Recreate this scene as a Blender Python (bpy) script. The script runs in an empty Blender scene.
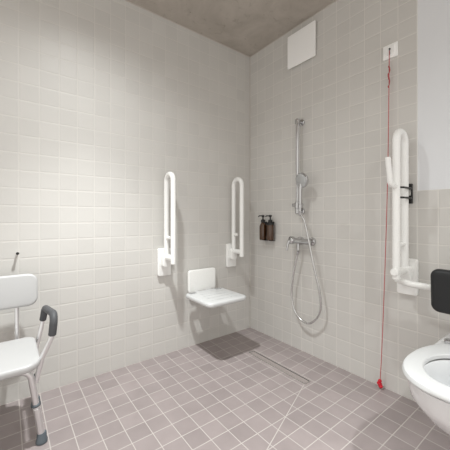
import bpy, bmesh, math, random
from mathutils import Vector, Matrix
random.seed(3)
S = bpy.context.scene
COL = S.collection
PI = math.pi
H = 2.54                      # ceiling height

# ------------------------------------------------------------------ helpers
def tag(o, label=None, cat=None, group=None, kind=None):
    if label: o['label'] = label
    if cat: o['category'] = cat
    if group: o['group'] = group
    if kind: o['kind'] = kind
    return o

def thing(name, label, cat, loc=(0, 0, 0), rz=0, group=None):
    o = bpy.data.objects.new(name, None); COL.objects.link(o)
    o.empty_display_size = .05
    o.location = loc; o.rotation_euler = (0, 0, rz)
    return tag(o, label, cat, group)

def obj(name, bm, mat, parent=None, smooth=True, angle=40):
    bmesh.ops.recalc_face_normals(bm, faces=bm.faces[:])
    me = bpy.data.meshes.new(name); bm.to_mesh(me); bm.free()
    for m in (mat if isinstance(mat, (list, tuple)) else [mat]): me.materials.append(m)
    if smooth:
        me.polygons.foreach_set('use_smooth', [True] * len(me.polygons))
        me.set_sharp_from_angle(angle=math.radians(angle))
    o = bpy.data.objects.new(name, me); COL.objects.link(o)
    if parent: o.parent = parent
    return o

def loft(bm, rings, cap0=True, cap1=True, closed=False):
    vs = [[bm.verts.new(p) for p in r] for r in rings]
    n = len(vs[0]); m = len(vs)
    for i in range(m if closed else m - 1):
        a, b = vs[i], vs[(i + 1) % m]
        for j in range(n):
            bm.faces.new((a[j], a[(j + 1) % n], b[(j + 1) % n], b[j]))
    if not closed:
        if cap0: bm.faces.new(list(reversed(vs[0])))
        if cap1: bm.faces.new(vs[-1])
    return bm

def round_path(pts, r, seg=8):
    """polyline with its corners rounded by radius r (number or list)"""
    pts = [Vector(p) for p in pts]
    out = [pts[0]]
    for i in range(1, len(pts) - 1):
        rr = r[i - 1] if isinstance(r, (list, tuple)) else r
        p, a, b = pts[i], pts[i - 1] - pts[i], pts[i + 1] - pts[i]
        ang = a.angle(b)
        d = min(rr / math.tan(ang / 2), a.length * .499, b.length * .499)
        p0, p1 = p + a.normalized() * d, p + b.normalized() * d
        re = d * math.tan(ang / 2)
        bis = (a.normalized() + b.normalized()).normalized()
        c = p + bis * (re / math.sin(ang / 2))
        v0, v1 = p0 - c, p1 - c
        tot = v0.angle(v1); ax = v0.cross(v1).normalized()
        for k in range(seg + 1):
            out.append(c + Matrix.Rotation(tot * k / seg, 3, ax) @ v0)
    out.append(pts[-1])
    return out

def spline(pts, n=8):
    P = [Vector(p) for p in pts]; P = [2 * P[0] - P[1]] + P + [2 * P[-1] - P[-2]]
    out = []
    for i in range(1, len(P) - 2):
        for k in range(n):
            t = k / n; a, b, c, d = P[i - 1:i + 3]
            out.append(.5 * ((2 * b) + (c - a) * t + (2 * a - 5 * b + 4 * c - d) * t * t + (3 * b - a - 3 * c + d) * t ** 3))
    out.append(P[-2])
    return out

def tube(bm, path, r, seg=16, rend=True):
    path = [Vector(p) for p in path]
    q = [path[0]]
    for p in path[1:]:
        if (p - q[-1]).length > 1e-5: q.append(p)
    path = q
    n = len(path)
    rads = list(r) if isinstance(r, (list, tuple)) else [r] * n
    tan = []
    for i in range(n):
        a = path[max(i - 1, 0)]; b = path[min(i + 1, n - 1)]
        tan.append((b - a).normalized())
    up = Vector((0, 0, 1)) if abs(tan[0].z) < .9 else Vector((1, 0, 0))
    u = (up - tan[0] * up.dot(tan[0])).normalized()
    rings = []
    def ring(c, t, u, rr):
        w = t.cross(u)
        return [c + u * (rr * math.cos(2 * PI * k / seg)) + w * (rr * math.sin(2 * PI * k / seg)) for k in range(seg)]
    for i in range(n):
        u = (u - tan[i] * u.dot(tan[i])).normalized()
        rr = rads[i]
        if rend and i == 0:
            e = min(rr * .3, .004)
            rings.append(ring(path[0], tan[0], u, rr - e)); rings.append(ring(path[0] + tan[0] * e, tan[0], u, rr))
        elif rend and i == n - 1:
            e = min(rr * .3, .004)
            rings.append(ring(path[i] - tan[i] * e, tan[i], u, rr)); rings.append(ring(path[i], tan[i], u, rr - e))
        else:
            rings.append(ring(path[i], tan[i], u, rr))
    return loft(bm, rings)

def lathe(bm, prof, seg=28, M=None):
    """prof: (radius, height) list turned about z, then moved by M"""
    M = M or Matrix()
    rings = [[M @ Vector((r * math.cos(2 * PI * k / seg), r * math.sin(2 * PI * k / seg), h)) for k in range(seg)] for r, h in prof]
    return loft(bm, rings)

def aim(p, d):
    """matrix putting local z along d at p"""
    return Matrix.Translation(p) @ Vector(d).to_track_quat('Z', 'Y').to_matrix().to_4x4()

def rrect(w, d, r, ins=0, seg=7):
    pts = []; w2, d2 = w / 2 - ins, d / 2 - ins; rr = max(r - ins, .0005)
    for cx, cy, a0 in ((w2 - rr, d2 - rr, 0), (-w2 + rr, d2 - rr, PI / 2), (-w2 + rr, -d2 + rr, PI), (w2 - rr, -d2 + rr, 1.5 * PI)):
        for k in range(seg + 1):
            a = a0 + PI / 2 * k / seg
            pts.append((cx + rr * math.cos(a), cy + rr * math.sin(a)))
    return pts

def slab(bm, w, d, t, r, e, M=None, seg=7, warp=None):
    """rounded rectangle w x d in local xy, thickness t in z (centred), rim radius e"""
    M = M or Matrix(); rings = []
    prof = []
    for k in range(5):
        a = PI / 2 * k / 4; prof.append((e * (1 - math.sin(a)), -t / 2 + e * (1 - math.cos(a))))
    for k in range(5):
        a = PI / 2 * k / 4; prof.append((e * (1 - math.cos(a)), t / 2 - e * (1 - math.sin(a))))
    for ins, z in prof:
        ring = []
        for x, y in rrect(w, d, r, ins, seg):
            p = Vector((x, y, z))
            if warp: p = warp(p)
            ring.append(M @ p)
        rings.append(ring)
    return loft(bm, rings)

def box(bm, x0, x1, y0, y1, z0, z1, mi=0, bev=0):
    v = [bm.verts.new(p) for p in ((x0, y0, z0), (x1, y0, z0), (x1, y1, z0), (x0, y1, z0), (x0, y0, z1), (x1, y0, z1), (x1, y1, z1), (x0, y1, z1))]
    fs = [bm.faces.new([v[i] for i in f]) for f in ((3, 2, 1, 0), (4, 5, 6, 7), (0, 1, 5, 4), (1, 2, 6, 5), (2, 3, 7, 6), (3, 0, 4, 7))]
    for f in fs: f.material_index = mi
    if bev:
        bmesh.ops.bevel(bm, geom=list({e for f in fs for e in f.edges}), offset=bev, segments=2, affect='EDGES', profile=.5)
    return bm

def B(): return bmesh.new()

# ------------------------------------------------------------------ materials
def srgb(r, g, b):
    f = lambda c: (c / 255 / 12.92) if c / 255 <= .04045 else ((c / 255 + .055) / 1.055) ** 2.4
    return (f(r), f(g), f(b), 1)

def mat(name, rgb, rough=.4, metal=0., spec=.5, bump=0., bscale=200., coat=0., **kw):
    m = bpy.data.materials.new(name); m.use_nodes = True
    nt = m.node_tree; p = nt.nodes['Principled BSDF']
    p.inputs['Base Color'].default_value = rgb
    p.inputs['Roughness'].default_value = rough
    p.inputs['Metallic'].default_value = metal
    p.inputs['Specular IOR Level'].default_value = spec
    p.inputs['Coat Weight'].default_value = coat
    for k, v in kw.items(): p.inputs[k.replace('_', ' ')].default_value = v
    # a touch of procedural variation so no surface is perfectly uniform
    tc = nt.nodes.new('ShaderNodeTexCoord'); nz = nt.nodes.new('ShaderNodeTexNoise')
    nz.inputs['Scale'].default_value = bscale; nz.inputs['Detail'].default_value = 3
    nt.links.new(tc.outputs['Object'], nz.inputs['Vector'])
    if bump:
        b = nt.nodes.new('ShaderNodeBump'); b.inputs['Strength'].default_value = bump; b.inputs['Distance'].default_value = .002
        nt.links.new(nz.outputs['Fac'], b.inputs['Height']); nt.links.new(b.outputs['Normal'], p.inputs['Normal'])
    else:
        mr = nt.nodes.new('ShaderNodeMapRange')
        mr.inputs['To Min'].default_value = max(rough - .03, 0); mr.inputs['To Max'].default_value = rough + .03
        nt.links.new(nz.outputs['Fac'], mr.inputs['Value']); nt.links.new(mr.outputs['Result'], p.inputs['Roughness'])
    return m

class N:
    """tiny node helper"""
    def __init__(s, nt): s.nt = nt
    def m(s, op, a, b=None, c=None):
        n = s.nt.nodes.new('ShaderNodeMath'); n.operation = op
        for i, v in enumerate((a, b, c)):
            if v is None: continue
            if isinstance(v, (int, float)): n.inputs[i].default_value = v
            else: s.nt.links.new(v, n.inputs[i])
        return n.outputs[0]
    def mr(s, v, a, b, c=0., d=1., smooth=False):
        n = s.nt.nodes.new('ShaderNodeMapRange')
        if smooth: n.interpolation_type = 'SMOOTHSTEP'
        s.nt.links.new(v, n.inputs['Value'])
        for k, x in zip(('From Min', 'From Max', 'To Min', 'To Max'), (a, b, c, d)): n.inputs[k].default_value = x
        return n.outputs['Result']
    def mix(s, f, a, b, bt='MIX'):
        n = s.nt.nodes.new('ShaderNodeMix'); n.data_type = 'RGBA'; n.blend_type = bt
        for i, v in ((0, f), (6, a), (7, b)):
            if isinstance(v, (int, float, tuple)): n.inputs[i].default_value = v
            else: s.nt.links.new(v, n.inputs[i])
        return n.outputs[2]

def tile_mat(name, ax, offs, pitch, tile, grout, gw=.0016, bevel=.006, relief=.5, rough=.3, vary=.05, tilt=0., mott=0., spec=.5, diag=None):
    m = bpy.data.materials.new(name); m.use_nodes = True
    nt = m.node_tree; p = nt.nodes['Principled BSDF']; n = N(nt); L = nt.links
    g = nt.nodes.new('ShaderNodeNewGeometry'); sx = nt.nodes.new('ShaderNodeSeparateXYZ')
    L.new(g.outputs['Position'], sx.inputs[0])
    u0 = n.m('SUBTRACT', sx.outputs[ax[0]], offs[0]); v0 = n.m('SUBTRACT', sx.outputs[ax[1]], offs[1])
    du = n.m('PINGPONG', u0, pitch / 2); dv = n.m('PINGPONG', v0, pitch / 2)
    d = n.m('MINIMUM', du, dv)
    if diag:
        for (x0, y0, x1, y1) in diag:
            ln = math.hypot(x1 - x0, y1 - y0); nx, ny = -(y1 - y0) / ln, (x1 - x0) / ln; tx, ty = (x1 - x0) / ln, (y1 - y0) / ln
            X, Y = sx.outputs[0], sx.outputs[1]
            dd = n.m('ABSOLUTE', n.m('ADD', n.m('MULTIPLY', n.m('SUBTRACT', X, x0), nx), n.m('MULTIPLY', n.m('SUBTRACT', Y, y0), ny)))
            tt = n.m('ADD', n.m('MULTIPLY', n.m('SUBTRACT', X, x0), tx), n.m('MULTIPLY', n.m('SUBTRACT', Y, y0), ty))
            off = n.m('MULTIPLY', n.m('ADD', n.m('LESS_THAN', tt, 0.), n.m('GREATER_THAN', tt, ln)), 1.)
            d = n.m('MINIMUM', d, n.m('ADD', dd, off))
    gm = n.mr(d, gw * .7, gw * 1.3, 1., 0.)                       # 1 in the grout
    h = n.mr(d, gw * .5, gw + bevel, 0., 1., True)
    # one random number per tile
    iu = n.m('FLOOR', n.m('DIVIDE', u0, pitch)); iv = n.m('FLOOR', n.m('DIVIDE', v0, pitch))
    cb = nt.nodes.new('ShaderNodeCombineXYZ'); L.new(iu, cb.inputs[0]); L.new(iv, cb.inputs[1])
    wn = nt.nodes.new('ShaderNodeTexWhiteNoise'); wn.noise_dimensions = '3D'; L.new(cb.outputs[0], wn.inputs['Vector'])
    sc = nt.nodes.new('ShaderNodeSeparateColor'); L.new(wn.outputs['Color'], sc.inputs[0])
    # tile tone
    val = n.mr(sc.outputs[0], 0, 1, 1 - vary, 1 + vary)
    if mott:
        nz = nt.nodes.new('ShaderNodeTexNoise'); nz.inputs['Scale'].default_value = 9.; nz.inputs['Detail'].default_value = 6
        L.new(g.outputs['Position'], nz.inputs['Vector'])
        val = n.m('MULTIPLY', val, n.mr(nz.outputs['Fac'], .3, .7, 1 - mott, 1 + mott))
    hs = nt.nodes.new('ShaderNodeHueSaturation'); hs.inputs['Color'].default_value = tile; L.new(val, hs.inputs['Value'])
    L.new(n.mix(gm, hs.outputs[0], grout), p.inputs['Base Color'])
    L.new(n.mr(gm, 0, 1, rough, .8), p.inputs['Roughness'])
    p.inputs['Specular IOR Level'].default_value = spec
    # relief: pillowed rims, tiny tilt of every tile, faint ripple
    fu = n.m('SUBTRACT', n.m('FRACT', n.m('DIVIDE', u0, pitch)), .5); fv = n.m('SUBTRACT', n.m('FRACT', n.m('DIVIDE', v0, pitch)), .5)
    tl = n.m('ADD', n.m('MULTIPLY', fu, n.m('SUBTRACT', sc.outputs[1], .5)), n.m('MULTIPLY', fv, n.m('SUBTRACT', sc.outputs[2], .5)))
    rp = nt.nodes.new('ShaderNodeTexNoise'); rp.inputs['Scale'].default_value = 14.; rp.inputs['Detail'].default_value = 1.
    L.new(g.outputs['Position'], rp.inputs['Vector'])
    hh = n.m('ADD', h, n.m('ADD', n.m('MULTIPLY', tl, tilt), n.m('MULTIPLY', rp.outputs['Fac'], tilt * .5)))
    b = nt.nodes.new('ShaderNodeBump'); b.inputs['Strength'].default_value = relief; b.inputs['Distance'].default_value = .002
    L.new(hh, b.inputs['Height']); L.new(b.outputs['Normal'], p.inputs['Normal'])
    return m

TP = .0985
WT, WG = srgb(206, 204, 200), srgb(216, 213, 208)
M_wl = tile_mat('pale glazed wall tile along x', (0, 2), (-.965, 0), .1, WT, WG, vary=.025, tilt=.5, relief=.36, rough=.45, spec=.4)
M_wr = tile_mat('pale glazed wall tile along y', (1, 2), (0, 0), TP, WT, srgb(224, 221, 216), vary=.025, tilt=.5, relief=.36, rough=.45, spec=.4)
M_fl = tile_mat('mauve grey floor tile', (0, 1), (-.965, 0), .1, srgb(152, 142, 141), srgb(190, 183, 179), gw=.0019, bevel=.003, relief=.3,
                rough=.42, vary=.07, tilt=.5, mott=.06, diag=[(-.345, -.875, -1.16, -1.2)])
M_pl = mat('white wall paint', srgb(226, 228, 231), .7, bump=.06, bscale=120)
M_white = mat('white lacquered metal', srgb(242, 242, 240), .28, coat=.2)
M_plastic = mat('white moulded plastic', srgb(188, 188, 188), .38)
M_seatw = mat('white glossy seat plastic', srgb(202, 203, 203), .3)
M_cover = mat('white painted cover', srgb(250, 250, 249), .5)
M_ceram = mat('white glazed ceramic', srgb(228, 229, 230), .1, coat=.5)
M_chrome = mat('polished chrome', (.56, .56, .57, 1), .1, 1.)
M_hose = mat('ribbed metal hose', (.62, .62, .62, 1), .26, 1.)
M_steel = mat('brushed steel', (.72, .71, .69, 1), .3, 1.)
M_alu = mat('anodised aluminium', (.86, .86, .87, 1), .36, 1.)
M_black = mat('black satin plastic', srgb(26, 25, 25), .35)
M_pad = mat('black padded vinyl', srgb(29, 31, 33), .45, bump=.08, bscale=300)
M_grip = mat('dark grey foam rubber', srgb(76, 77, 80), .6, bump=.12, bscale=400)
M_foot = mat('blue grey rubber', srgb(88, 96, 102), .6)
M_red = mat('red cord', srgb(188, 88, 92), .65)
M_redp = mat('red plastic', srgb(200, 24, 44), .35)
M_amber = mat('amber brown bottle', srgb(70, 43, 20), .1, coat=.6)
M_slot = mat('dark grey inside', srgb(70, 70, 70), .5)
M_spray = mat('silver spray face', srgb(188, 190, 191), .25, .5)
M_sil = mat('pale joint sealant', srgb(196, 190, 183), .55)

# concrete ceiling
M_con = bpy.data.materials.new('raw concrete'); M_con.use_nodes = True
nt = M_con.node_tree; n = N(nt); pr = nt.nodes['Principled BSDF']
g = nt.nodes.new('ShaderNodeNewGeometry')
def noise(scale, det, rough=.6, dist=0.):
    z = nt.nodes.new('ShaderNodeTexNoise'); z.inputs['Scale'].default_value = scale; z.inputs['Detail'].default_value = det
    z.inputs['Roughness'].default_value = rough; z.inputs['Distortion'].default_value = dist
    nt.links.new(g.outputs['Position'], z.inputs['Vector']); return z.outputs['Fac']
c = n.mix(n.mr(noise(3.2, 6, .65, .6), .32, .68), srgb(166, 158, 149), srgb(190, 183, 174))
c = n.mix(n.mr(noise(11, 5, .6, 1.2), .60, .72, 0, .55), c, srgb(138, 129, 120))
c = n.mix(n.mr(noise(42, 2), .72, .76, 0, .6), c, srgb(110, 102, 94))
nt.links.new(c, pr.inputs['Base Color']); pr.inputs['Roughness'].default_value = .8
bp = nt.nodes.new('ShaderNodeBump'); bp.inputs['Strength'].default_value = .25; bp.inputs['Distance'].default_value = .004
nt.links.new(noise(22, 6), bp.inputs['Height']); nt.links.new(bp.outputs['Normal'], pr.inputs['Normal'])

# ------------------------------------------------------------------ the room
XW, YW = -2.95, -3.0          # far ends of the room behind the camera
# floor: level, except the shower zone that falls to the channel drain
bm = B()
DZ = -.012
dx0, dx1, dy0, dy1 = -.345, -.275, -.875, -.355
sx0, sy0 = -1.16, -1.2
def q(*ps): bm.faces.new([bm.verts.new(p) for p in ps])
q((sx0, sy0, 0), (0, sy0, 0), (dx1, dy0, DZ), (dx0, dy0, DZ))
q((0, sy0, 0), (0, 0, 0), (dx1, dy1, DZ), (dx1, dy0, DZ))
q((0, 0, 0), (sx0, 0, 0), (dx0, dy1, DZ), (dx1, dy1, DZ))
q((sx0, 0, 0), (sx0, sy0, 0), (dx0, dy0, DZ), (dx0, dy1, DZ))
q((dx0, dy0, DZ), (dx1, dy0, DZ), (dx1, dy1, DZ), (dx0, dy1, DZ))
q((XW, YW, 0), (0, YW, 0), (0, sy0, 0), (XW, sy0, 0))
q((XW, sy0, 0), (sx0, sy0, 0), (sx0, 0, 0), (XW, 0, 0))
bmesh.ops.remove_doubles(bm, verts=bm.verts[:], dist=1e-5)
tag(obj('floor', bm, M_fl, smooth=False), kind='structure')
tag(obj('ceiling', box(B(), XW - .1, .1, YW - .1, .1, H, H + .12), M_con, smooth=False), kind='structure')
tag(obj('wall_left', box(B(), XW - .1, .1, 0, .1, -.05, H), M_wl, smooth=False), kind='structure')
bm = B()
YT = -14 * TP; ZT = 12 * TP
box(bm, .004, .1, YW - .1, 0, -.05, H, 1)
box(bm, 0, .02, YT, 0, -.05, H, 0)
box(bm, 0, .02, YW - .1, YT, -.05, ZT, 0)
tag(obj('wall_right', bm, [M_wr, M_pl], smooth=False), kind='structure')
# thin sealant joints
tag(obj('trim_1', box(B(), XW, 0, -.004, .002, H - .006, H + .001), M_sil, smooth=False), kind='structure')
tag(obj('trim_2', box(B(), -.004, .002, YT, 0, H - .005, H + .001), M_sil, smooth=False), kind='structure')
tag(obj('trim_3', box(B(), -.004, .002, -.004, .002, 0, H), M_sil, smooth=False), kind='structure')

# ------------------------------------------------------------------ channel drain
t = thing('channel_drain', 'narrow linear floor drain with steel rim set in the shower floor near the mixer', 'drain', (-.31, -.615, DZ))
bm = B()
w, l = .025, .262
for x in (-w, w): box(bm, x - .0016, x + .0016, -l, l, -.01, .004)
for y in (-l, l): box(bm, -w, w, y - .0022, y + .0022, -.01, .004)
obj('steel_rim', bm, M_steel, t, False)
obj('tile_insert', box(B(), -w + .005, w - .005, -l + .005, l - .005, -.01, .002), mat('mauve grey drain insert', srgb(150, 141, 138), .45), t, False)
obj('slot', box(B(), -w + .002, w - .002, -l + .002, l - .002, -.01, .0005), M_slot, t, False)

# ------------------------------------------------------------------ folding grab rails
def grab_rail(label, loc, rz, top, group, r=.0185, extra=False):
    t = thing('folding_grab_rail', label, 'grab rail', loc, rz, group)
    YB, YF = -.052, -.160
    Rm = Matrix.Rotation(PI / 2, 4, 'X')
    obj('wall_plate', slab(B(), .105, .205, .026, .012, .006, Matrix.Translation((0, -.013, .70)) @ Rm), M_white, t)
    bm = B()
    slab(bm, .066, .10, .04, .02, .008, Matrix.Translation((0, -.042, .715)) @ Rm)
    obj('hinge_block', bm, M_white, t)
    bm = B(); tube(bm, [(0, -.03, .738), (0, YF - (.030 if extra else .004), .742)], .0205)
    obj('hinge_barrel', bm, M_white, t)
    c = (YB + YF) / 2; rad = (YB - YF) / 2
    path = [(0, YB, .73)] + [(0, c + rad * math.cos(a), top - rad - r + rad * math.sin(a)) for a in [PI * k / 16 for k in range(17)]] + [(0, YF, .70)]
    obj('rail', tube(B(), path, r, 20), M_white, t)
    bm = B(); tube(bm, [(0, YB - .004, .885), (0, YB - .050, .885)], .0125)
    obj('stop_peg', bm, M_white, t)
    return t
G = 'folding grab rails of the wet room'
grab_rail('white folded-up grab rail on the wall just left of the wall-mounted shower seat', (-.88, 0, 0), 0, 1.365, G)
grab_rail('white folded-up grab rail on the wall between shower seat and room corner', (-.24, 0, 0), 0, 1.38, G)
t = grab_rail('tall white folded-up grab rail beside the toilet, with a bent roll holder rod', (0, -1.335, 0), -PI / 2, 1.52, G, r=.0195, extra=True)
bm = B(); tube(bm, round_path([(0, -.158, 1.195), (0, -.232, 1.205), (0, -.262, 1.345)], .03), .0135)
obj('roll_holder_rod', bm, M_white, t)

# black clip on the wall behind the tall rail
t = thing('wall_clip', 'small black two-pronged wall clip behind the tall grab rail', 'clip', (0, -1.347, 1.167), -PI / 2)
obj('plate', box(B(), -.012, .012, -.02, 0, -.056, .056, bev=.003), M_black, t)
for s in (-1, 1):
    bm = B(); tube(bm, round_path([(.004, -.015, s * .027), (.016, -.035, s * .027), (.016, -.142, s * .027), (.002, -.160, s * .027)], .006), .0055)
    obj('prong', bm, M_black, t)
obj('latch', box(B(), -.006, .007, -.0245, -.018, -.012, .022, bev=.001), M_steel, t)

# ------------------------------------------------------------------ wall-mounted shower seat
t = thing('fold_down_shower_bench', 'white wall-mounted fold-down shower seat with backplate between two grab rails', 'shower seat', (-.555, 0, 0))
Rm = Matrix.Rotation(PI / 2, 4, 'X')
obj('backrest', slab(B(), .262, .178, .026, .022, .009, Matrix.Translation((0, -.03, .525)) @ Rm), M_white, t)
obj('wall_bracket', box(B(), -.11, .11, -.02, 0, .44, .60, bev=.004), M_plastic, t)
SW, SD, SZ = .352, .352, .432
def carved(bm, cuts, name, m, parent):
    """mesh bm with the boxes in cuts taken out of it"""
    o = obj(name, bm, m)
    cb = B()
    for c in cuts: box(cb, *c)
    cu = obj('cutter', cb, m)
    md = o.modifiers.new('cut', 'BOOLEAN'); md.object = cu; md.operation = 'DIFFERENCE'; md.solver = 'EXACT'
    bpy.context.view_layer.update()
    me = bpy.data.meshes.new_from_object(o.evaluated_get(bpy.context.evaluated_depsgraph_get()))
    o.modifiers.clear(); o.data = me
    bpy.data.objects.remove(cu)
    me.polygons.foreach_set('use_smooth', [True] * len(me.polygons)); me.set_sharp_from_angle(angle=math.radians(35))
    o.parent = parent
    return o
bm = slab(B(), SW, SD, .034, .045, .014, Matrix.Translation((-.006, -.055 - SD / 2, SZ)))
cuts = [(x - .030, x + .030, -.112, -.072, SZ - .03, SZ + .03) for x in (-.122, .118)]
cuts += [(-.125, .113, y - .002, y + .002, SZ + .0155, SZ + .03) for y in (-.165, -.225, -.285, -.345)]
carved(bm, cuts, 'seat_board', M_seatw, t)
for x in (-.06, .055):
    bm = B(); box(bm, x - .018, x + .018, -.085, -.004, SZ - .02, SZ + .012, bev=.005)
    obj('hinge', bm, M_plastic, t)
bm = B(); tube(bm, [(-.09, -.05, SZ - .012), (.085, -.05, SZ - .012)], .008)
obj('hinge_rod', bm, M_steel, t)

# ------------------------------------------------------------------ shower rail, hand shower, mixer
t = thing('shower_rail', 'slim vertical chrome shower rail on the tiled wall above the mixer', 'shower rail', (0, -.596, 0), -PI / 2)
bm = B(); tube(bm, [(0, -.055, 1.065), (0, -.055, 1.785)], .0125)
obj('rail', bm, M_chrome, t)
for z in (1.08, 1.765):
    bm = B(); tube(bm, [(0, -.002, z), (0, -.068, z)], .012)
    lathe(bm, [(.025, 0), (.026, .004), (.026, .012), (.016, .016)], 28, aim((0, 0, z), (0, -1, 0)))
    lathe(bm, [(.013, -.02), (.0175, -.016), (.0175, .016), (.013, .02)], 24, Matrix.Translation((0, -.055, z)))
    obj('wall_mount', bm, M_chrome, t)
bm = B()
lathe(bm, [(.016, -.028), (.020, -.024), (.020, .024), (.016, .028)], 24, Matrix.Translation((0, -.055, 1.125)))
tube(bm, [(-.046, -.057, 1.128), (.050, -.057, 1.128)], .0135)
lathe(bm, [(.0115, -.016), (.014, -.014), (.0165, .014), (.0145, .016)], 24, aim((.056, -.095, 1.118), (.06, -.07, 1)))
tube(bm, [(.03, -.055, 1.125), (.052, -.085, 1.120)], .0115)
obj('slider', bm, M_chrome, t)

t = thing('hand_shower', 'chrome hand shower with a grey hose looping down to the mixer', 'hand shower', (0, -.596, 0), -PI / 2)
h0, h1 = Vector((.053, -.092, 1.075)), Vector((.066, -.106, 1.255))
bm = B()
pts = [h0, h0.lerp(h1, .3), h0.lerp(h1, .6), h0.lerp(h1, .9), h1 + Vector((.006, .0, .03))]
tube(bm, pts, [.0095, .0105, .0115, .0130, .0135])
obj('handle', bm, M_chrome, t)
fd = Vector((-.12, -1, -.26)).normalized()
hc = Vector((.084, -.108, 1.305))
up = (Vector((0, 0, 1)) - fd * fd.z).normalized()
Mh = aim(hc, fd)
bm = B(); lathe(bm, [(.012, -.032), (.028, -.028), (.046, -.016), (.055, -.004), (.056, .008), (.053, .013)], 32, Mh)
obj('head', bm, M_chrome, t)
bm = B(); lathe(bm, [(.049, .010), (.049, .0145), (.047, .0155)], 32, Mh)
obj('spray_face', bm, M_spray, t)
# hose: world y is -.596 - local x
def hp(px, py, x):                                       # local point on the plane a given distance from the wall
    s = (px - 225) / 287; rx, ry = .607 + .794 * s, .794 - .607 * s
    T = (1.825 - x) / rx
    return Vector((-.596 - (-2.0 + T * ry), -x, 1.034 - (py - 217.3) / 287 * T))
HPTS = [h0 + Vector((-.003, .001, .0)), hp(304.6, 222, .088), hp(309.2, 243, .09), hp(314.4, 268, .085), hp(319.5, 291, .075), hp(320.8, 308, .07), hp(317, 318, .065), hp(309.5, 323.3, .065), hp(301, 319.5, .065),
        hp(294, 309, .065), hp(291.8, 295, .06), hp(293, 278, .06), hp(296, 262, .06), hp(298.2, 251.5, .06)]
path = spline(HPTS, 14)
rad = [.0070 + .0007 * (k % 2) for k in range(len(path))]
bm = B(); tube(bm, path, rad, 10)
obj('hose', bm, M_hose, t)
d = (h0 - h1).normalized()
bm = B(); tube(bm, [h0 - d * .004, h0 + d * .03], [.0115, .009])
obj('hose_nut', bm, M_chrome, t)
a, b = HPTS[-1], HPTS[-2]; e = (b - a).normalized()
bm = B(); tube(bm, [a - e * .004, a + e * .03], [.0115, .009])
obj('hose_nut', bm, M_chrome, t)

t = thing('shower_mixer', 'chrome lever shower mixer on the tiled wall below the shower rail', 'tap', (0, -.63, .853), -PI / 2)
bm = B(); lathe(bm, [(.016, -.080), (.021, -.074), (.023, -.05), (.020, -.02), (.020, .04), (.0225, .060), (.0225, .078), (.018, .083)], 28, aim((0, -.062, 0), (1, 0, 0)))
obj('body', bm, M_chrome, t)
for x in (-.045, .062):
    bm = B(); lathe(bm, [(.031, 0), (.032, .006), (.028, .016), (.016, .022), (.016, .055)], 28, aim((x, 0, 0), (0, -1, 0)))
    obj('escutcheon', bm, M_chrome, t)
bm = B(); lathe(bm, [(.026, -.01), (.030, -.004), (.030, .020), (.025, .026), (.010, .029)], 28, aim((-.072, -.066, .004), (-.45, -.88, .12)))
tube(bm, [(-.083, -.088, .006), (-.092, -.098, -.025), (-.098, -.104, -.074)], [.011, .0095, .0075])
obj('lever', bm, M_chrome, t)
op = HPTS[-1] - Vector((.034, 0, .853))
bm = B(); tube(bm, [(op.x, -.060, -.005), (op.x, -.060, op.z + .006)], .0115)
obj('hose_outlet', bm, M_chrome, t)

# ------------------------------------------------------------------ soap bottles
t = thing('bottle_holder', 'black wall holder carrying the two amber soap bottles', 'holder', (0, -.258, .85), -PI / 2)
bm = B(); box(bm, -.060, .050, -.008, 0, .02, .14, bev=.002)
box(bm, -.066, .064, -.062, 0, -.0145, -.0122)
obj('back_strip', bm, M_black, t)
for x in (-.045, .042):
    bm = B()
    ring = lambda rr, z: [(x + rr * math.cos(2 * PI * k / 28), -.042 + rr * math.sin(2 * PI * k / 28), z) for k in range(28)]
    loft(bm, [ring(.0148, .139), ring(.0185, .139), ring(.0185, .146), ring(.0148, .146)], closed=True)
    box(bm, x - .012, x + .012, -.028, -.004, .139, .146)
    obj('collar', bm, M_black, t)
def bottle(x, label, square):
    t = thing('soap_bottle', label, 'soap bottle', (-.042, -.258 - x, .838), -PI / 2, 'amber soap bottles')
    if square:
        prof = [(.024, 0), (.030, .003), (.0318, .008), (.0318, .138), (.030, .144), (.015, .148), (.014, .158)]
    else:
        prof = [(.024, 0), (.029, .003), (.0305, .008), (.0305, .108), (.029, .122), (.024, .136), (.017, .145), (.0135, .150), (.0135, .158)]
    bm = B(); lathe(bm, prof, 32); obj('bottle', bm, M_amber, t)
    bm = B(); lathe(bm, [(.0165, .154), (.0175, .156), (.0175, .172), (.014, .176), (.006, .178), (.006, .198), (.011, .199), (.0125, .203), (.0125, .213), (.010, .216)], 24)
    tube(bm, round_path([(0, 0, .208), (-.026, -.018, .209), (-.034, -.023, .200)], .008), .0048)
    obj('pump', bm, M_black, t)
    if square:
        bm = B(); lathe(bm, [(.0325, .130), (.0333, .132), (.0333, .148), (.031, .1505), (.0145, .1505)], 32)
        obj('cap', bm, M_black, t)
bottle(-.045, 'amber soap bottle with rounded shoulder and black pump, nearer the room corner', False)
bottle(.042, 'amber soap bottle with flat black shoulder and pump, nearer the mixer', True)

# ------------------------------------------------------------------ vent cover
t = thing('vent_cover', 'white square vent cover on the tiled wall just under the concrete ceiling', 'vent', (0, -.606, 2.346), -PI / 2)
obj('cover', slab(B(), .258, .258, .012, .006, .004, Matrix.Translation((0, -.026, 0)) @ Rm), M_cover, t)
obj('vent_frame', box(B(), -.112, .112, -.02, 0, -.112, .112, bev=.003), M_white, t)

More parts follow.
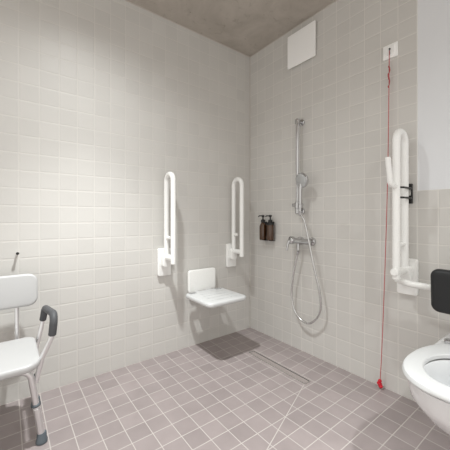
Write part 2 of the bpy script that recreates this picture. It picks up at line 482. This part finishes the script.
# ------------------------------------------------------------------ emergency pull cord
t = thing('emergency_pull_switch', 'white square emergency switch plate with long red pull cord down to the floor', 'pull switch', (0, -1.241, 2.022), -PI / 2)
obj('plate', slab(B(), .082, .082, .010, .004, .003, Matrix.Translation((0, -.005, 0)) @ Rm), M_cover, t)
obj('rocker', slab(B(), .052, .052, .008, .003, .002, Matrix.Translation((0, -.013, 0)) @ Rm), M_cover, t)
bm = B(); lathe(bm, [(.0045, .0), (.0045, .010), (.003, .012)], 16, aim((0.002, -.015, .008), (0, -1, 0)))
tube(bm, [(.002, -.022, .010), (.002, -.024, -.03)], .003)
obj('cord_eyelet', bm, M_slot, t)
cp = spline([(.002, -.025, -.004), (.0, -.026, -.25), (-.006, -.026, -.7), (-.018, -.028, -1.2), (-.036, -.032, -1.75), (-.046, -.035, -1.975)], 8)
bm = B(); tube(bm, cp, .0023, 8)
obj('cord', bm, M_red, t)
bm = B()
for k, (z, rr) in enumerate([(-.098, .0042), (-.118, .004), (-.142, .0045), (-.168, .005), (-.186, .0042), (-.215, .0042)]):
    dx = .003 * math.sin(k * 2.1)
    lathe(bm, [(.001, -rr * 1.7), (rr * .8, -rr), (rr, 0), (rr * .8, rr), (.001, rr * 1.7)], 10, Matrix.Translation((dx, -.026, z)))
tube(bm, spline([(.003, -.026, -.10), (.006, -.028, -.125), (-.004, -.028, -.15), (.005, -.028, -.18), (.001, -.026, -.21)], 6), .0026, 8)
obj('knot', bm, mat('dark red knotted cord', srgb(170, 74, 76), .7), t)
bm = B()
for z, rr, dx in ((-1.972, .011, 0.), (-1.988, .0145, -.003), (-2.002, .0135, .004)):
    lathe(bm, [(.002, -rr * .85), (rr * .7, -rr * .65), (rr, 0), (rr * .7, rr * .65), (.002, rr * .85)], 16, Matrix.Translation((-.047 + dx, -.035, z)))
obj('pull_knob', bm, M_redp, t)

# ------------------------------------------------------------------ coat peg
t = thing('wall_peg', 'tiny black tipped wall peg above the shower chair backrest', 'wall hook', (-1.772, 0, .832))
bm = B(); tube(bm, [(0, 0, 0), (0, -.032, .001)], .0058); obj('pin', bm, M_steel, t)
bm = B(); tube(bm, [(0, -.030, .001), (0, -.042, .0015)], .0075); obj('tip', bm, M_black, t)

# ------------------------------------------------------------------ toilet and its backrest
TY = -1.70
t = thing('toilet', 'white wall-hung toilet with open seat ring, at the right edge of the photo', 'toilet', (0, TY, 0))
NP = 64
def dshape(x1, Lf, w, e, p=2.3):
    """outline, rear edge at -x1, front tip at -Lf, half width w, rounded front of length e"""
    pts = []
    nb, ns, nf = 8, 10, NP - 28
    for k in range(nb): pts.append((-x1, -w + 2 * w * k / nb))
    for k in range(ns): pts.append((-x1 - (Lf - e - x1) * k / ns, w))
    for k in range(nf):
        a = PI / 2 - PI * k / nf
        cx, sy = math.cos(a), math.sin(a)
        pts.append((-(Lf - e) - e * abs(cx) ** (2 / p), w * math.copysign(abs(sy) ** (2 / p), sy)))
    for k in range(ns): pts.append((-(Lf - e) + (Lf - e - x1) * k / ns, -w))
    return pts
def hole(outer, cx, a, b, bx=None):
    out = []
    for x, y in outer:
        th = math.atan2(y / b, (x - cx) / a)
        out.append((cx + a * math.cos(th), b * math.sin(th)))
    return out
Z3 = lambda pts, z: [(x, y, z) for x, y in pts]
top = dshape(0, .733, .160, .22)
rings = [Z3(dshape(0, .30, .080, .10), .150), Z3(dshape(0, .36, .092, .13), .156), Z3(dshape(0, .44, .104, .18), .182), Z3(dshape(0, .53, .116, .20), .230), Z3(dshape(0, .615, .132, .21), .288),
         Z3(dshape(0, .675, .146, .22), .345), Z3(dshape(0, .712, .155, .22), .385), Z3(dshape(0, .728, .160, .22), .435), Z3(top, .455), Z3(dshape(0.003, .727, .154, .217), .459)]
rings += [Z3(hole(top, -.527, .154, .114), .459), Z3(hole(top, -.527, .151, .111), .452), Z3(hole(top, -.525, .15, .115), .40), Z3(hole(top, -.50, .14, .1), .33), Z3(hole(top, -.41, .11, .07), .25), Z3(hole(top, -.38, .05, .04), .215)]
bm = B(); loft(bm, rings)
o = obj('bowl', bm, M_ceram, t, angle=55)
def so(i, p=2.25):
    out = []
    for k in range(NP):
        a = 2 * PI * k / NP; cx, sy = math.cos(a), math.sin(a)
        ex = ((.223 if cx > 0 else .275) - i) * math.copysign(abs(cx) ** (2 / p), cx)
        out.append((-.530 - ex, (.170 - i) * math.copysign(abs(sy) ** (2 / p), sy)))
    return out
O0 = so(0)
hin = lambda g: hole(O0, -.530, .148 + g, .108 + g)
bm = B()
loft(bm, [Z3(hin(.004), .4665), Z3(so(.006), .4665), Z3(so(.001), .469), Z3(so(0), .473), Z3(so(.002), .480), Z3(so(.0045), .4845), Z3(so(.009), .486), Z3(so(.03), .4868), Z3(hin(.02), .4862), Z3(hin(.005), .4848), Z3(hin(.0015), .481), Z3(hin(0), .470)], closed=True)
obj('seat_ring', bm, M_seatw, t, angle=30)
for y in (-.118, .118):
    bm = B(); lathe(bm, [(.015, .459), (.017, .464), (.017, .478), (.010, .482)], 20, Matrix.Translation((-.228, y, 0)))
    obj('seat_hinge', bm, M_chrome, t)
bm = B(); tube(bm, [(-.242, -.118, .475), (-.242, .118, .475)], .007)
obj('hinge_bar', bm, M_chrome, t)

t = thing('padded_back_support', 'black padded back support on a white tube above the toilet', 'back support', (0, TY, 0), -PI / 2)
obj('pad', slab(B(), .39, .205, .05, .035, .02, Matrix.Translation((0, -.195, .688)) @ Matrix.Rotation(PI / 2 + .06, 4, 'X')), M_pad, t)
bm = B()
tube(bm, round_path([(-.385, -.105, .690), (-.30, -.150, .686), (.30, -.150, .686), (.385, -.105, .690), (.385, -.0, .690)], .06), .0165)
obj('support_tube', bm, M_white, t)
obj('pad_bracket', box(B(), -.12, .12, -.172, -.13, .65, .72, bev=.004), M_white, t)

# ------------------------------------------------------------------ shower chair
CX, CY = -1.955, -.335
t = thing('shower_chair', 'white shower chair with aluminium legs and dark grey grips against the left wall', 'chair', (CX, CY, 0))
def dish(p):
    k = (p.x / .255) ** 2
    return Vector((p.x, p.y, p.z + .010 * k - .004))
obj('seat', slab(B(), .51, .375, .034, .06, .013, Matrix.Translation((0, 0, .382)), warp=dish), M_plastic, t)
def bend(p): return Vector((p.x, p.y, p.z - .35 * p.x * p.x * 0))
def backw(p):
    return Vector((p.x, p.y, p.z + .22 * p.x * p.x))
bm = B(); slab(bm, .54, .172, .030, .045, .012, Matrix.Translation((0, .222, .642)) @ Matrix.Rotation(PI / 2 - .08, 4, 'X'), warp=backw)
obj('backrest', bm, M_plastic, t)
for s in (-1, 1):
    bm = B(); tube(bm, round_path([(s * .178, .10, .352), (s * .178, .235, .352), (s * .178, .238, .66)], .04), .0105)
    obj('backrest_post', bm, M_alu, t)
    bm = B(); lathe(bm, [(.009, 0), (.010, .003), (.006, .006)], 16, aim((s * .112, .2045, .675), (0, -1, .08)))
    obj('screw', bm, M_steel, t)
for s in (-1, 1):
    for (ty, fy, front) in ((-.13, -.105, True), (.13, .215, False)):
        topp = Vector((s * .205, ty, .35)); ft = Vector((s * .262, fy, .03)); inn = Vector((s * .10, ty, .358))
        path = round_path([inn, (s * .215, ty, .358), ft], .05)
        bm = B(); tube(bm, path, .0125)
        lo = topp.lerp(ft, .52)
        obj_leg = obj('leg', bm, M_alu, t)
        dirv = (ft - Vector((s * .215, ty, .358))).normalized()
        base = Vector((s * .215, ty, .358))
        L = (ft - base).length
        bm = B(); tube(bm, [base + dirv * (L * .50), base + dirv * (L * .56)], .0165)
        tube(bm, [base + dirv * (L * .56), ft], .0145)
        obj('leg_extension', bm, M_alu, obj_leg)
        bm = B(); tube(bm, [base + dirv * (L * .50), base + dirv * (L * .545)], .0172)
        obj('collar', bm, M_foot, obj_leg)
        bm = B(); lathe(bm, [(.020, 0), (.0235, .003), (.0235, .014), (.0205, .018), (.0190, .045), (.0165, .048)], 24, Matrix.Translation((ft.x, ft.y, 0)))
        obj('rubber_foot', bm, M_foot, obj_leg)
    # armrest loop with a foam grip
    A = [(s * .238, -.112, .285), (s * .262, -.128, .40), (s * .298, -.148, .49), (s * .308, -.150, .590), (s * .298, .150, .548), (s * .288, .165, .465), (s * .250, .150, .30), (s * .240, .165, .22)]
    pth = round_path(A, [.1, .1, .045, .045, .1, .1])
    bm = B(); tube(bm, pth, .0110)
    arm = obj('armrest', bm, M_alu, t)
    gp = round_path([Vector(A[2]).lerp(Vector(A[3]), .05), A[3], A[4], Vector(A[4]).lerp(Vector(A[5]), .85)], .045)
    bm = B(); tube(bm, gp, .0165)
    obj('grip', bm, M_grip, arm)

# ------------------------------------------------------------------ light
def downlight(loc, watts, size, lo=.27, hi=.72, col=(.97, 1, .995)):
    """recessed downlight with a wall-washing beam profile: strength depends on the angle from straight down"""
    l = bpy.data.lights.new('downlight', 'SPOT'); l.energy = watts; l.spot_size = math.radians(160); l.spot_blend = .1
    l.shadow_soft_size = size; l.color = col; l.use_nodes = True
    nt = l.node_tree; n = N(nt); em = nt.nodes['Emission']
    g = nt.nodes.new('ShaderNodeNewGeometry'); sx = nt.nodes.new('ShaderNodeSeparateXYZ')
    nt.links.new(g.outputs['Incoming'], sx.inputs[0])
    c = n.m('ABSOLUTE', sx.outputs[2])
    sn = n.m('MAXIMUM', n.m('SQRT', n.m('MAXIMUM', n.m('SUBTRACT', 1., n.m('MULTIPLY', c, c)), 0.)), .43)
    f = n.m('ADD', n.m('DIVIDE', .215, n.m('POWER', sn, 3.2)), n.mr(c, .78, .96, 0., 1.8, True))
    nt.links.new(n.m('MULTIPLY', f, n.mr(c, lo, hi, 0, 1, True)), em.inputs['Strength'])
    o = bpy.data.objects.new('downlight', l); COL.objects.link(o); o.location = loc
    return o
downlight((-1.42, -.75, 2.50), 32, .04)
downlight((-1.10, -2.62, 2.50), 37, .04)
w = bpy.data.worlds.new('World'); S.world = w; w.use_nodes = True
w.node_tree.nodes['Background'].inputs[0].default_value = (1, .962, .905, 1)
w.node_tree.nodes['Background'].inputs[1].default_value = .71

# ------------------------------------------------------------------ camera
cd = bpy.data.cameras.new('camera'); cd.sensor_width = 36; cd.sensor_fit = 'HORIZONTAL'
cd.lens = 287 / 450 * 36; cd.shift_y = -7.7 / 450; cd.clip_start = .02
co = bpy.data.objects.new('camera', cd); COL.objects.link(co)
co.location = (-1.825, -2.0, 1.034); co.rotation_euler = (PI / 2, 0, math.radians(52.6 - 90))
S.camera = co
S.view_settings.view_transform = 'Standard'; S.view_settings.look = 'None'
S.view_settings.gamma = 1; S.view_settings.use_curve_mapping = False
S.view_settings.exposure = 0.53
